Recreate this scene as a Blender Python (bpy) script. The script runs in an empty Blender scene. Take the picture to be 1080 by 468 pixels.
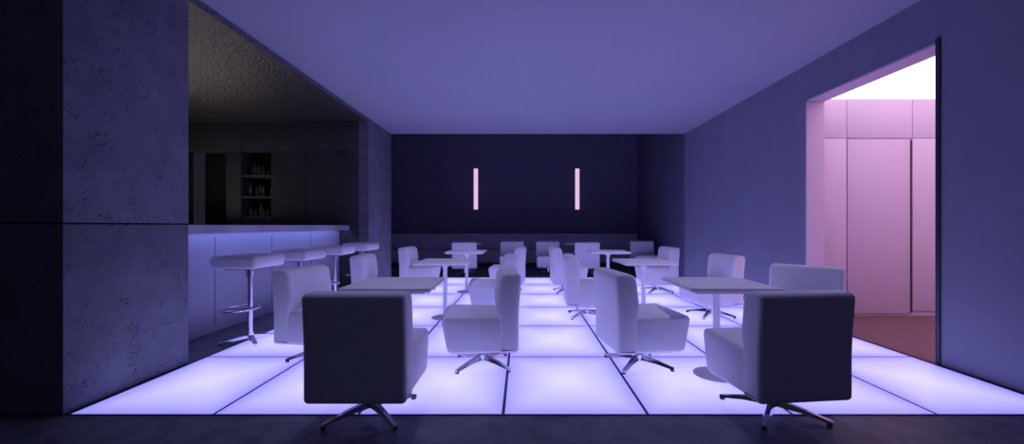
import bpy, bmesh, math, random
from mathutils import Vector, Matrix
random.seed(4)
sc = bpy.context.scene
sc.view_settings.view_transform = 'Standard'
sc.view_settings.look = 'None'

# ------------------------------------------------------------ materials
def mat(name, col, rough=0.6, metal=0.0, var=0.0, vscale=5.0, bump=0.0, bscale=40.0, spec=0.5, emis=None, estr=0.0, pits=0.0):
    m = bpy.data.materials.new(name); m.use_nodes = True
    nt = m.node_tree; N = nt.nodes; L = nt.links
    b = N['Principled BSDF']
    b.inputs['Base Color'].default_value = (*col, 1)
    b.inputs['Roughness'].default_value = rough
    b.inputs['Metallic'].default_value = metal
    b.inputs['Specular IOR Level'].default_value = spec
    tc = N.new('ShaderNodeTexCoord')
    if var > 0:
        n = N.new('ShaderNodeTexNoise'); n.inputs['Scale'].default_value = vscale; n.inputs['Detail'].default_value = 8
        n.inputs['Roughness'].default_value = 0.65
        L.new(tc.outputs['Object'], n.inputs['Vector'])
        r = N.new('ShaderNodeValToRGB')
        r.color_ramp.elements[0].position = 0.3; r.color_ramp.elements[1].position = 0.7
        r.color_ramp.elements[0].color = (*[c*(1-var) for c in col], 1)
        r.color_ramp.elements[1].color = (*[min(1, c*(1+var)) for c in col], 1)
        L.new(n.outputs['Fac'], r.inputs['Fac'])
        last = r.outputs['Color']
        if pits > 0:
            v = N.new('ShaderNodeTexVoronoi'); v.inputs['Scale'].default_value = 50
            L.new(tc.outputs['Object'], v.inputs['Vector'])
            n2 = N.new('ShaderNodeTexNoise'); n2.inputs['Scale'].default_value = 9
            L.new(tc.outputs['Object'], n2.inputs['Vector'])
            mr = N.new('ShaderNodeMapRange'); mr.inputs['From Min'].default_value = 0.42; mr.inputs['From Max'].default_value = 0.7
            mr.inputs['To Min'].default_value = 0.06; mr.inputs['To Max'].default_value = 0.36
            L.new(n2.outputs['Fac'], mr.inputs['Value'])
            lt = N.new('ShaderNodeMath'); lt.operation = 'LESS_THAN'
            L.new(v.outputs['Distance'], lt.inputs[0]); L.new(mr.outputs['Result'], lt.inputs[1])
            mx = N.new('ShaderNodeMixRGB'); L.new(lt.outputs[0], mx.inputs['Fac'])
            L.new(last, mx.inputs['Color1']); mx.inputs['Color2'].default_value = (*[c*pits for c in col], 1)
            last = mx.outputs['Color']
        L.new(last, b.inputs['Base Color'])
    if bump > 0:
        n = N.new('ShaderNodeTexNoise'); n.inputs['Scale'].default_value = bscale; n.inputs['Detail'].default_value = 6
        L.new(tc.outputs['Object'], n.inputs['Vector'])
        bp = N.new('ShaderNodeBump'); bp.inputs['Strength'].default_value = bump; bp.inputs['Distance'].default_value = 0.02
        L.new(n.outputs['Fac'], bp.inputs['Height']); L.new(bp.outputs['Normal'], b.inputs['Normal'])
    if emis:
        b.inputs['Emission Color'].default_value = (*emis, 1)
        b.inputs['Emission Strength'].default_value = estr
    return m

M = {}
M['ceil'] = mat('ceiling_paint', (.43,.43,.53), .85, var=.03, vscale=1.5)
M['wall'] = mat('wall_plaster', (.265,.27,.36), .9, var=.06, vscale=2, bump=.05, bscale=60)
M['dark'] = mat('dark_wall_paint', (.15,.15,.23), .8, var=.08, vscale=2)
M['conc'] = mat('pitted_concrete', (.18,.19,.235), .85, var=.24, vscale=3.5, bump=.3, bscale=60, pits=.3)
M['joint'] = mat('joint_shadow', (.015,.015,.02), .9)
M['stone'] = mat('dark_stone_floor', (.12,.125,.155), .45, var=.5, vscale=5, bump=.35, bscale=14)
M['frame'] = mat('panel_frame_metal', (.05,.05,.09), .4, metal=.4)
M['barceil'] = mat('hammered_bronze_ceiling', (.30,.275,.265), .34, metal=.9, var=.5, vscale=30, bump=.9, bscale=30)
M['barwall'] = mat('bar_wall_panel', (.065,.063,.072), .6, var=.2, vscale=3, bump=.1)
M['barin'] = mat('recess_black', (.02,.018,.02), .8)
M['shelf'] = mat('shelf_metal', (.16,.15,.16), .4, metal=.3)
M['counter'] = mat('counter_front_satin', (.46,.46,.58), .45, var=.04, vscale=2)
M['ctop'] = mat('counter_top_stone', (.6,.6,.68), .3, var=.1, vscale=6)
M['leather'] = mat('chair_upholstery', (.78,.77,.83), .62, var=.04, vscale=14, bump=.12, bscale=160)
M['seam'] = mat('seam_piping', (.30,.29,.34), .7)
M['chrome'] = mat('polished_steel', (.75,.75,.8), .12, metal=1)
M['base'] = mat('satin_table_base', (.8,.8,.85), .4, metal=.3)
M['table'] = mat('table_laminate', (.93,.93,.95), .35, var=.02, vscale=6)
M['tedge'] = mat('table_edge', (.35,.34,.4), .4)
M['hallwall'] = mat('hall_panel', (.70,.55,.70), .55, var=.02, vscale=2)
M['halldoor'] = mat('hall_door_lacquer', (.66,.51,.66), .5, var=.02, vscale=2)
M['hallfloor'] = mat('hall_wood_floor', (.20,.09,.10), .4, var=.35, vscale=9, bump=.1)
M['hallceil'] = mat('luminous_hall_ceiling', (.8,.8,.8), .6, emis=(1.0,.86,1.0), estr=1.3)
M['led'] = mat('led_strip_blue', (.3,.4,.9), .5, emis=(.30,.36,1.0), estr=6.0)
M['sconce'] = mat('sconce_diffuser', (.9,.8,.9), .5, emis=(.90,.58,.85), estr=.85)
M['bottle'] = mat('bottle_glass', (.20,.17,.12), .15, var=.3, vscale=9)
M['bench'] = mat('banquette_fabric', (.5,.5,.6), .8, var=.1, vscale=8)

def glow_mat():
    m = bpy.data.materials.new('backlit_glass_panel'); m.use_nodes = True
    nt = m.node_tree; N = nt.nodes; L = nt.links; b = N['Principled BSDF']
    b.inputs['Base Color'].default_value = (.45,.45,.6,1); b.inputs['Roughness'].default_value = .28
    uv = N.new('ShaderNodeUVMap'); sep = N.new('ShaderNodeSeparateXYZ'); L.new(uv.outputs['UV'], sep.inputs[0])
    def tri(o):
        a = N.new('ShaderNodeMath'); a.operation='SUBTRACT'; L.new(o, a.inputs[0]); a.inputs[1].default_value=.5
        c = N.new('ShaderNodeMath'); c.operation='ABSOLUTE'; L.new(a.outputs[0], c.inputs[0])
        d = N.new('ShaderNodeMath'); d.operation='SUBTRACT'; d.inputs[0].default_value=.5; L.new(c.outputs[0], d.inputs[1])
        return d.outputs[0]
    mn = N.new('ShaderNodeMath'); mn.operation='SMOOTH_MIN'; mn.inputs[2].default_value=.12
    L.new(tri(sep.outputs['X']), mn.inputs[0]); L.new(tri(sep.outputs['Y']), mn.inputs[1])
    r = N.new('ShaderNodeValToRGB'); L.new(mn.outputs[0], r.inputs['Fac'])
    e = r.color_ramp.elements
    e[0].position = 0.0; e[0].color = (.22,.20,.75,1)
    e[1].position = .42; e[1].color = (.52,.485,1,1)
    x = e.new(.13); x.color = (.35,.325,.93,1)
    L.new(r.outputs['Color'], b.inputs['Emission Color'])
    b.inputs['Emission Strength'].default_value = 1.30
    return m
M['glow'] = glow_mat()

# ------------------------------------------------------------ mesh helpers
class B:
    def __init__(s): s.bm = bmesh.new(); s.mats = []
    def mi(s, k):
        if k not in s.mats: s.mats.append(k)
        return s.mats.index(k)
    def _merge(s, t, k, mtx=None, smooth=False):
        if mtx is not None: bmesh.ops.transform(t, matrix=mtx, verts=t.verts)
        i = s.mi(k)
        for f in t.faces: f.material_index = i; f.smooth = smooth
        me = bpy.data.meshes.new('t'); t.to_mesh(me); t.free()
        s.bm.from_mesh(me); bpy.data.meshes.remove(me)
    def box(s, k, a, b, bev=0, mtx=None, seg=2):
        t = bmesh.new(); bmesh.ops.create_cube(t, size=1)
        for v in t.verts:
            v.co = Vector([a[i] + (v.co[i]+.5)*(b[i]-a[i]) for i in range(3)])
        if bev: bmesh.ops.bevel(t, geom=t.edges[:], offset=bev, segments=seg, affect='EDGES', profile=.5)
        s._merge(t, k, mtx, smooth=False)
    def cyl(s, k, r, z0, z1, x=0, y=0, r2=None, seg=28, mtx=None, bev=0):
        t = bmesh.new()
        bmesh.ops.create_cone(t, cap_ends=True, segments=seg, radius1=r, radius2=r if r2 is None else r2, depth=z1-z0)
        bmesh.ops.translate(t, verts=t.verts, vec=(x, y, (z0+z1)/2))
        s._merge(t, k, mtx, smooth=True)
    def lathe(s, k, prof, x=0, y=0, z=0, seg=20):
        t = bmesh.new(); rings = []
        for r, h in prof:
            rings.append([t.verts.new((x+r*math.cos(2*math.pi*i/seg), y+r*math.sin(2*math.pi*i/seg), z+h)) for i in range(seg)])
        for a, b in zip(rings, rings[1:]):
            for i in range(seg): t.faces.new((a[i], a[(i+1)%seg], b[(i+1)%seg], b[i]))
        t.faces.new(rings[-1]); t.faces.new(rings[0][::-1])
        s._merge(t, k, smooth=True)
    def profile(s, k, pts, w, bev=.03, seg=4, mtx=None):
        """closed (y,z) outline extruded along x by w, with rounded rims"""
        t = bmesh.new()
        A = [t.verts.new((-w/2, p[0], p[1])) for p in pts]
        C = [t.verts.new((w/2, p[0], p[1])) for p in pts]
        n = len(pts); fa = t.faces.new(A); fc = t.faces.new(C[::-1])
        for i in range(n): t.faces.new((A[i], C[i], C[(i+1)%n], A[(i+1)%n]))
        bmesh.ops.recalc_face_normals(t, faces=t.faces)
        rim = list(set(fa.edges) | set(fc.edges))
        bmesh.ops.bevel(t, geom=rim, offset=bev, segments=seg, affect='EDGES', profile=.5)
        s._merge(t, k, mtx, smooth=True)
    def tube(s, k, path, r, seg=10, closed=False):
        t = bmesh.new(); rings = []; n = len(path)
        P = [Vector(p) for p in path]
        for i, p in enumerate(P):
            if closed: d = P[(i+1)%n]-P[i-1]
            else: d = P[min(i+1, n-1)]-P[max(i-1, 0)]
            d.normalize(); up = Vector((0,0,1)) if abs(d.z) < .95 else Vector((1,0,0))
            u = d.cross(up).normalized(); v = d.cross(u)
            rings.append([t.verts.new(p+r*(math.cos(2*math.pi*j/seg)*u+math.sin(2*math.pi*j/seg)*v)) for j in range(seg)])
        rr = list(zip(rings, rings[1:])) + ([(rings[-1], rings[0])] if closed else [])
        for a, b in rr:
            for j in range(seg): t.faces.new((a[j], a[(j+1)%seg], b[(j+1)%seg], b[j]))
        if not closed: t.faces.new(rings[0]); t.faces.new(rings[-1])
        bmesh.ops.recalc_face_normals(t, faces=t.faces)
        s._merge(t, k, smooth=True)
    def mesh(s, name):
        me = bpy.data.meshes.new(name); s.bm.to_mesh(me); s.bm.free()
        for k in s.mats: me.materials.append(M[k])
        try: me.set_sharp_from_angle(angle=math.radians(42))
        except Exception: pass
        return me
    def obj(s, name, loc=(0,0,0), rot=0):
        return put(name, s.mesh(name), loc, rot)
def put(name, me, loc, rot=0):
    o = bpy.data.objects.new(name, me); sc.collection.objects.link(o)
    o.location = loc; o.rotation_euler = (0, 0, rot); return o

def rounded(pts, rad, n=5):
    out = []; m = len(pts)
    for i in range(m):
        p0 = Vector(pts[i-1]); p = Vector(pts[i][:2]); p1 = Vector(pts[(i+1)%m])
        r = rad[i]; a = (p0-p); b = (p1-p)
        r = min(r, a.length*.48, b.length*.48)
        a = p+a.normalized()*r; b = p+b.normalized()*r
        for j in range(n+1):
            t = j/n; q = (1-t)**2*a+2*t*(1-t)*p+t*t*b; out.append((q.x, q.y))
    return out

# ------------------------------------------------------------ dimensions
H = 3.11; XR = 3.46; XL = -2.80; YF = 2.485; YM = 8.7; YB = 12.3; HR = 3.98; XRL = -4.15
PX = .884; PY = 1.097
# ------------------------------------------------------------ floor
b = B(); b.box('stone', (-7.2, -2.5, -.12), (XR, YB, -.006)); b.obj('floor')
b = B(); b.box('frame', (XL+.01, YF, -.005), (XR-.01, YF+6*PY, -.001)); b.obj('floor_panel_frame')
bm = bmesh.new(); uvl = bm.loops.layers.uv.new('UVMap'); g = .010
for i in range(8):
    for j in range(6):
        x0 = -2.77+i*PX+g; x1 = -2.77+(i+1)*PX-g; x1 = min(x1, XR-.03)
        if x1-x0 < .2: continue
        y0 = YF+j*PY+g; y1 = YF+(j+1)*PY-g
        vs = [bm.verts.new((x, y, z)) for z in (-.0008, 0) for x, y in ((x0,y0),(x1,y0),(x1,y1),(x0,y1))]
        f = bm.faces.new(vs[4:]); 
        for l, u in zip(f.loops, ((0,0),(1,0),(1,1),(0,1))): l[uvl].uv = u
        for q in range(4): 
            f = bm.faces.new((vs[q], vs[(q+1)%4], vs[4+(q+1)%4], vs[4+q]))
            for l in f.loops: l[uvl].uv = (0,0)
me = bpy.data.meshes.new('luminous_floor_panels'); bm.to_mesh(me); bm.free(); me.materials.append(M['glow'])
put('luminous_floor_panels', me, (0,0,0))

# ------------------------------------------------------------ room shell
b = B(); b.box('ceil', (XL-.06, -2.5, H), (XR+.2, YM, H+.15)); b.obj('ceiling')
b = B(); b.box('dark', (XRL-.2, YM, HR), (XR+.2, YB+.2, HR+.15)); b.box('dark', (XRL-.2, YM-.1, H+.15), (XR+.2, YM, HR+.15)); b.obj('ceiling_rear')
OY0, OY1, OZ = 3.405, 4.976, 2.68
b = B()
b.box('wall', (XR, -2.5, 0), (XR+.2, OY0, H)); b.box('wall', (XR, OY1, 0), (XR+.2, YM, H))
b.box('wall', (XR, OY0, OZ), (XR+.2, OY1, H)); b.obj('wall_right')
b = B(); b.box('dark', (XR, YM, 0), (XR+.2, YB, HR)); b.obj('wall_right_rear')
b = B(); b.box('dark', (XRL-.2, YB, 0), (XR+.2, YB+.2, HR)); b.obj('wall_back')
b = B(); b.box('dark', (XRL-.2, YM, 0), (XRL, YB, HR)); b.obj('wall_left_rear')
# opening lining
b = B()
b.box('frame', (XR-.012, OY0-.035, 0), (XR+.21, OY0+.0, OZ+.03))
b.box('hallwall', (XR-.006, OY0, OZ-.02), (XR+.21, OY1, OZ)); b.box('hallwall', (XR-.006, OY1-.02, 0), (XR+.21, OY1, OZ))
b.obj('trim_1')
# concrete pier
b = B()
ZJ = 1.165
for z0, z1 in ((0, ZJ-.006), (ZJ+.006, H)):
    b.box('conc', (-7.2, YF, z0), (XL, 3.42, z1), bev=.004)
b.box('joint', (-7.19, YF+.01, 0), (XL-.01, 3.41, H))
b.obj('wall_left')
b = B(); b.box('conc', (XRL-.2, 7.65, 0), (XL, YM, H), bev=.004)
b.box('conc', (XL-.18, 7.42, 0), (XL, 7.65, H)); b.obj('pillar')

# ------------------------------------------------------------ bar zone
b = B(); b.box('barceil', (-7.2, 3.42, 3.04), (XL-.0, 7.42, 3.10)); b.box('dark', (-7.2, 3.42, 3.10), (XL-.06, 7.42, 3.2)); b.obj('ceiling_bar')
b = B(); y0, y1 = 7.42, 7.6
XW = XL-.185
def seg(x0, x1, z0, z1): b.box('barwall', (x0+.004, y0, z0+.004), (x1-.004, y1, z1-.004), bev=.003)
seg(-7.2,-6.15,0,2.5); seg(-5.4,-5.12,0,2.5); seg(-5.12,-4.58,0,1.3); seg(-4.58,-3.95,0,2.5); seg(-3.95,XW,0,2.5)
for x0, x1 in ((-7.2,-6.15),(-6.15,-5.12),(-5.12,-3.95),(-3.95,XW)): seg(x0, x1, 2.5, 3.04)
b.box('barin', (-7.2, 7.603, 0), (-6.15, 7.62, 3.02)); b.box('barin', (-4.58, 7.603, 0), (XW, 7.62, 3.02)); b.box('barin', (-6.15,7.9,0), (-4.58,7.95,3.02))
b.obj('wall_bar_back')
b = B(); b.box('barwall', (-7.4, 3.42, 0), (-7.2, 7.6, 3.02)); b.obj('wall_bar_left')
b = B()
for z in (1.3, 1.66, 2.05): b.box('shelf', (-5.11, 7.44, z), (-4.59, 7.85, z+.025))
b.box('barwall', (-5.125, 7.603, 1.28), (-5.11, 7.88, 2.5)); b.box('barwall', (-4.59, 7.603, 1.28), (-4.575, 7.88, 2.5)); shelving = b.obj('bar_shelving')
b = B()
for z in (1.325, 1.685, 2.075):
    for i in range(6):
        hh = random.uniform(.12,.25); r = random.uniform(.026,.038)
        b.lathe('bottle', [(r,0),(r,hh*.6),(r*.35,hh*.75),(r*.35,hh)], -5.05+i*.082, 7.6+random.uniform(-.05,.05), z, 14)
o = b.obj('bottles'); o.parent = shelving
b = B()
b.box('counter', (-3.95, 3.43, 0), (-3.32, 7.40, 1.06), bev=.006)
for y in (4.4, 5.4, 6.4): b.box('joint', (-3.322, y, .08), (-3.318, y+.006, 1.03))
b.box('ctop', (-4.05, 3.43, 1.11), (-3.14, 7.40, 1.16), bev=.006)
b.box('ctop', (-3.155, 3.43, 1.075), (-3.14, 7.40, 1.115))
b.box('ctop', (-3.9, 3.44, 1.06), (-3.36, 7.39, 1.11))
b.box('led', (-3.20, 3.5, 1.10), (-3.17, 7.35, 1.109)); b.obj('bar_counter')
b = B(); b.box('barwall', (-6.5, 6.9, 0), (-4.6, 7.40, .95), bev=.005); b.obj('back_bar_cabinet')

# ------------------------------------------------------------ hall
b = B(); HY = 5.2; b.box('hallwall', (XR+.2, HY+.02, 0), (6.2, HY+.15, 2.77))
def hp(x0,x1,z0,z1): b.box('hallwall', (x0+.004, HY-.0, z0+.004), (x1-.004, HY+.025, z1-.002), bev=.003)
DX0, DX1, DZ = 4.137, 4.975, 2.265
hp(XR+.2, DX0, .06, DZ); hp(XR+.2, DX0, DZ, 2.77); hp(DX0, DX1, DZ, 2.77); hp(DX1, 5.6, .06, DZ); hp(DX1,5.6,DZ,2.77); hp(5.6,6.2,.06,2.77)
b.obj('wall_hall_back')
b = B(); b.box('halldoor', (DX0+.012, HY-.0, .03), (DX1-.012, HY+.018, DZ-.01), bev=.004)
b.box('joint', (DX1-.03, HY-.004, .04), (DX1-.012, HY+.002, DZ-.02)); b.obj('door_1')
b = B(); b.box('hallwall', (6.2, 1.2, 0), (6.35, HY+.15, 2.77)); b.obj('wall_hall_right')
b = B(); b.box('hallwall', (XR+.2, 1.05, 0), (6.35, 1.2, 2.77)); b.obj('wall_hall_front')
b = B(); b.box('hallceil', (XR+.2, 1.2, 2.77), (6.35, HY+.15, 2.85)); b.obj('ceiling_hall')
b = B()
b.box('hallfloor', (XR-.0, OY0, -.1), (XR+.2, OY1, -.0))
b.box('hallfloor', (XR+.2, 1.2, -.1), (6.35, HY+.15, 0)); b.obj('floor_hall')

# ------------------------------------------------------------ chair (faces +Y at rot 0)
b = B()
W = .56
seat = rounded([(-.20,.17),(.27,.165),(.325,.455),(-.20,.435)], [.02,.05,.06,.02])
back = rounded([(-.275,.165),(-.12,.165),(-.12,.44),(-.10,.52),(-.13,.78),(-.30,.78),(-.275,.48)], [.03,.02,.04,.05,.07,.05,.12], 6)
b.profile('leather', seat, W, .03)
b.profile('leather', back, W+.012, .03)
b.box('seam', (-W/2+.04,-.19,.160), (W/2-.04,.24,.168))
b.cyl('chrome', .028, .06, .165); b.cyl('chrome', .045, .05, .085); b.cyl('frame', .09, .15, .165)
for q in range(4):
    t = bmesh.new(); a = math.pi/4+q*math.pi/2
    secs = [(.02,.045,.085,.026),(.16,.037,.060,.022),(.30,.012,.026,.018)]
    rings = []
    for r, zb, zt, hw in secs:
        rings.append([t.verts.new((r,-hw,zb)), t.verts.new((r,hw,zb)), t.verts.new((r,hw*.6,zt)), t.verts.new((r,-hw*.6,zt))])
    for u, v in zip(rings, rings[1:]):
        for i in range(4): t.faces.new((u[i], u[(i+1)%4], v[(i+1)%4], v[i]))
    t.faces.new(rings[0]); t.faces.new(rings[-1]); bmesh.ops.recalc_face_normals(t, faces=t.faces)
    b._merge(t, 'chrome', Matrix.Rotation(a, 4, 'Z'))
    b.cyl('frame', .016, 0, .014, .285*math.cos(a), .285*math.sin(a), seg=14)
chair = b.mesh('lounge_chair')
D = math.radians
chairs = [(-.925,2.51,0),(1.55,2.53,6),(-.33,3.40,96),(.96,3.40,-82),(-1.76,3.62,-98),(2.50,3.66,135),
 (-1.83,5.25,-86),(-.36,5.2,94),(.82,5.2,-92),(2.42,5.25,95),
 (-1.80,7.15,-92),(-.24,7.1,86),(.78,7.1,-88),(2.36,7.15,92),
 (-.25,9.75,180),(.62,9.75,180),(-1.35,9.6,4),(1.5,9.6,-3),(2.95,9.9,180)]
for x, y, r in chairs: put('lounge_chair', chair, (x, y, 0), D(r))

# ------------------------------------------------------------ tables
b = B(); T = .32; th = .715
b.box('table', (-T,-T,th-.03), (T,T,th), bev=.008, seg=3)
b.box('tedge', (-T+.05,-T+.05,th-.045), (T-.05,T-.05,th-.03))
b.lathe('base', [(.17,0),(.17,.006),(.06,.014),(.03,.03),(.026,.05),(.026,.62),(.05,.655),(.09,.668)], seg=32)
table = b.mesh('cafe_table')
for x, y in ((-.97,3.15),(-.97,5.12),(-.97,7.1),(1.5,3.15),(1.52,5.12),(1.49,7.1),(-1.35,10.4),(1.4,10.4)):
    put('cafe_table', table, (x, y, 0), D(random.uniform(-1.5,1.5)))

# ------------------------------------------------------------ bar stools (face -X)
b = B()
sp = rounded([(-.20,.735),(.20,.735),(.235,.80),(.22,.86),(-.21,.86),(-.225,.80)], [.03,.03,.05,.04,.04,.05])
b.profile('leather', sp, .50, .035)
b.box('frame', (-.16,-.14,.722), (.16,.14,.736))
b.cyl('chrome', .024, .03, .725, seg=20); b.cyl('chrome', .04, .64, .722, seg=20); b.cyl('chrome', .035, .02, .08, seg=20)
n = 28
b.tube('chrome', [(.19*math.cos(2*math.pi*i/n), .10+.16*math.sin(2*math.pi*i/n), .32) for i in range(n)], .010, closed=True)
b.tube('chrome', [(0,0,.32),(0,.12,.32),(0,.255,.32)], .009)
for q in range(4):
    a = math.pi/4+q*math.pi/2
    mtx = Matrix.Rotation(a, 4, 'Z')
    t = bmesh.new(); rings = []
    for r, zb, zt, hw in [(.0,.03,.06,.024),(.14,.02,.042,.022),(.26,.003,.018,.018)]:
        rings.append([t.verts.new((r,-hw,zb)), t.verts.new((r,hw,zb)), t.verts.new((r,hw,zt)), t.verts.new((r,-hw,zt))])
    for u, v in zip(rings, rings[1:]):
        for i in range(4): t.faces.new((u[i], u[(i+1)%4], v[(i+1)%4], v[i]))
    t.faces.new(rings[0]); t.faces.new(rings[-1]); bmesh.ops.recalc_face_normals(t, faces=t.faces)
    b._merge(t, 'chrome', mtx)
    b.cyl('frame', .014, 0, .008, .245*math.cos(a), .245*math.sin(a), seg=12)
stool = b.mesh('bar_stool')
for y in (4.10, 5.02, 5.95, 6.95): put('bar_stool', stool, (-2.74, y, 0), D(90+random.uniform(-3,3)))

# ------------------------------------------------------------ rear banquette, sconces
b = B()
x0, x1 = XRL+.02, XR-.05
b.box('bench', (x0, 11.5, .10), (x1, 12.1, .45), bev=.03, seg=3)
b.box('bench', (x0, 12.05, .10), (x1, 12.28, .92), bev=.03, seg=3)
b.box('frame', (x0+.03, 11.6, 0), (x1-.03, 12.25, .10))
for i in range(1, 9): b.box('seam', (x0+i*.885, 11.498, .13), (x0+i*.885+.01, 11.51, .42))
b.obj('banquette_bench')
for x in (-1.40, 1.65):
    b = B(); b.box('frame', (-.075,-.03,0), (.075,0,1.27), bev=.005); b.box('sconce', (-.062,-.05,.02), (.062,-.028,1.25), bev=.006)
    b.obj('wall_sconce', (x, YB, 1.62))

# ------------------------------------------------------------ lights
def area(name, loc, rot, sx, sy, p, col):
    l = bpy.data.lights.new(name, 'AREA'); l.shape='RECTANGLE'; l.size=sx; l.size_y=sy; l.energy=p; l.color=col
    o = bpy.data.objects.new(name, l); o.location=loc; o.rotation_euler=rot; sc.collection.objects.link(o); return o
area('bar_downlight', (-5.0, 5.8, 3.0), (0,0,0), 1.6, .2, 1.2, (1,.85,.75))
area('bar_ceiling_fill', (-5.5, 6.6, 1.0), (math.pi+D(18),0,0), 1.6, .15, 8, (1,.92,.86))  # added fill to lift the bronze bar ceiling, no real fitting here
area('hall_pink_wash', (4.6, 3.0, 2.70), (D(30),0,0), 1.5, .3, 12, (1,.30,.9))
for x in (-.97, 1.5):
    for y in (3.15, 5.12, 7.1):
        l = bpy.data.lights.new('table_fill_spot', 'SPOT'); l.energy = 60; l.color = (.58,.56,1.0)  # added spots that brighten table tops and seats, not actual ceiling fixtures
        l.spot_size = D(100); l.spot_blend = 1.0; l.shadow_soft_size = .06
        o = bpy.data.objects.new('table_fill_spot', l); o.location = (x, y, H-.01); sc.collection.objects.link(o)
w = bpy.data.worlds.new('World'); sc.world = w; w.use_nodes = True
w.node_tree.nodes['Background'].inputs[0].default_value = (.32,.36,.55,1)
w.node_tree.nodes['Background'].inputs[1].default_value = .035

# ------------------------------------------------------------ camera
cam = bpy.data.cameras.new('camera'); co = bpy.data.objects.new('camera', cam); sc.collection.objects.link(co)
co.location = (0, 0, 1.15); co.rotation_euler = (math.pi/2, 0, 0)
cam.sensor_width = 36; cam.lens = 430*36/1080
cam.shift_x = -11/1080; cam.shift_y = 4/1080; cam.clip_start = .05
sc.camera = co
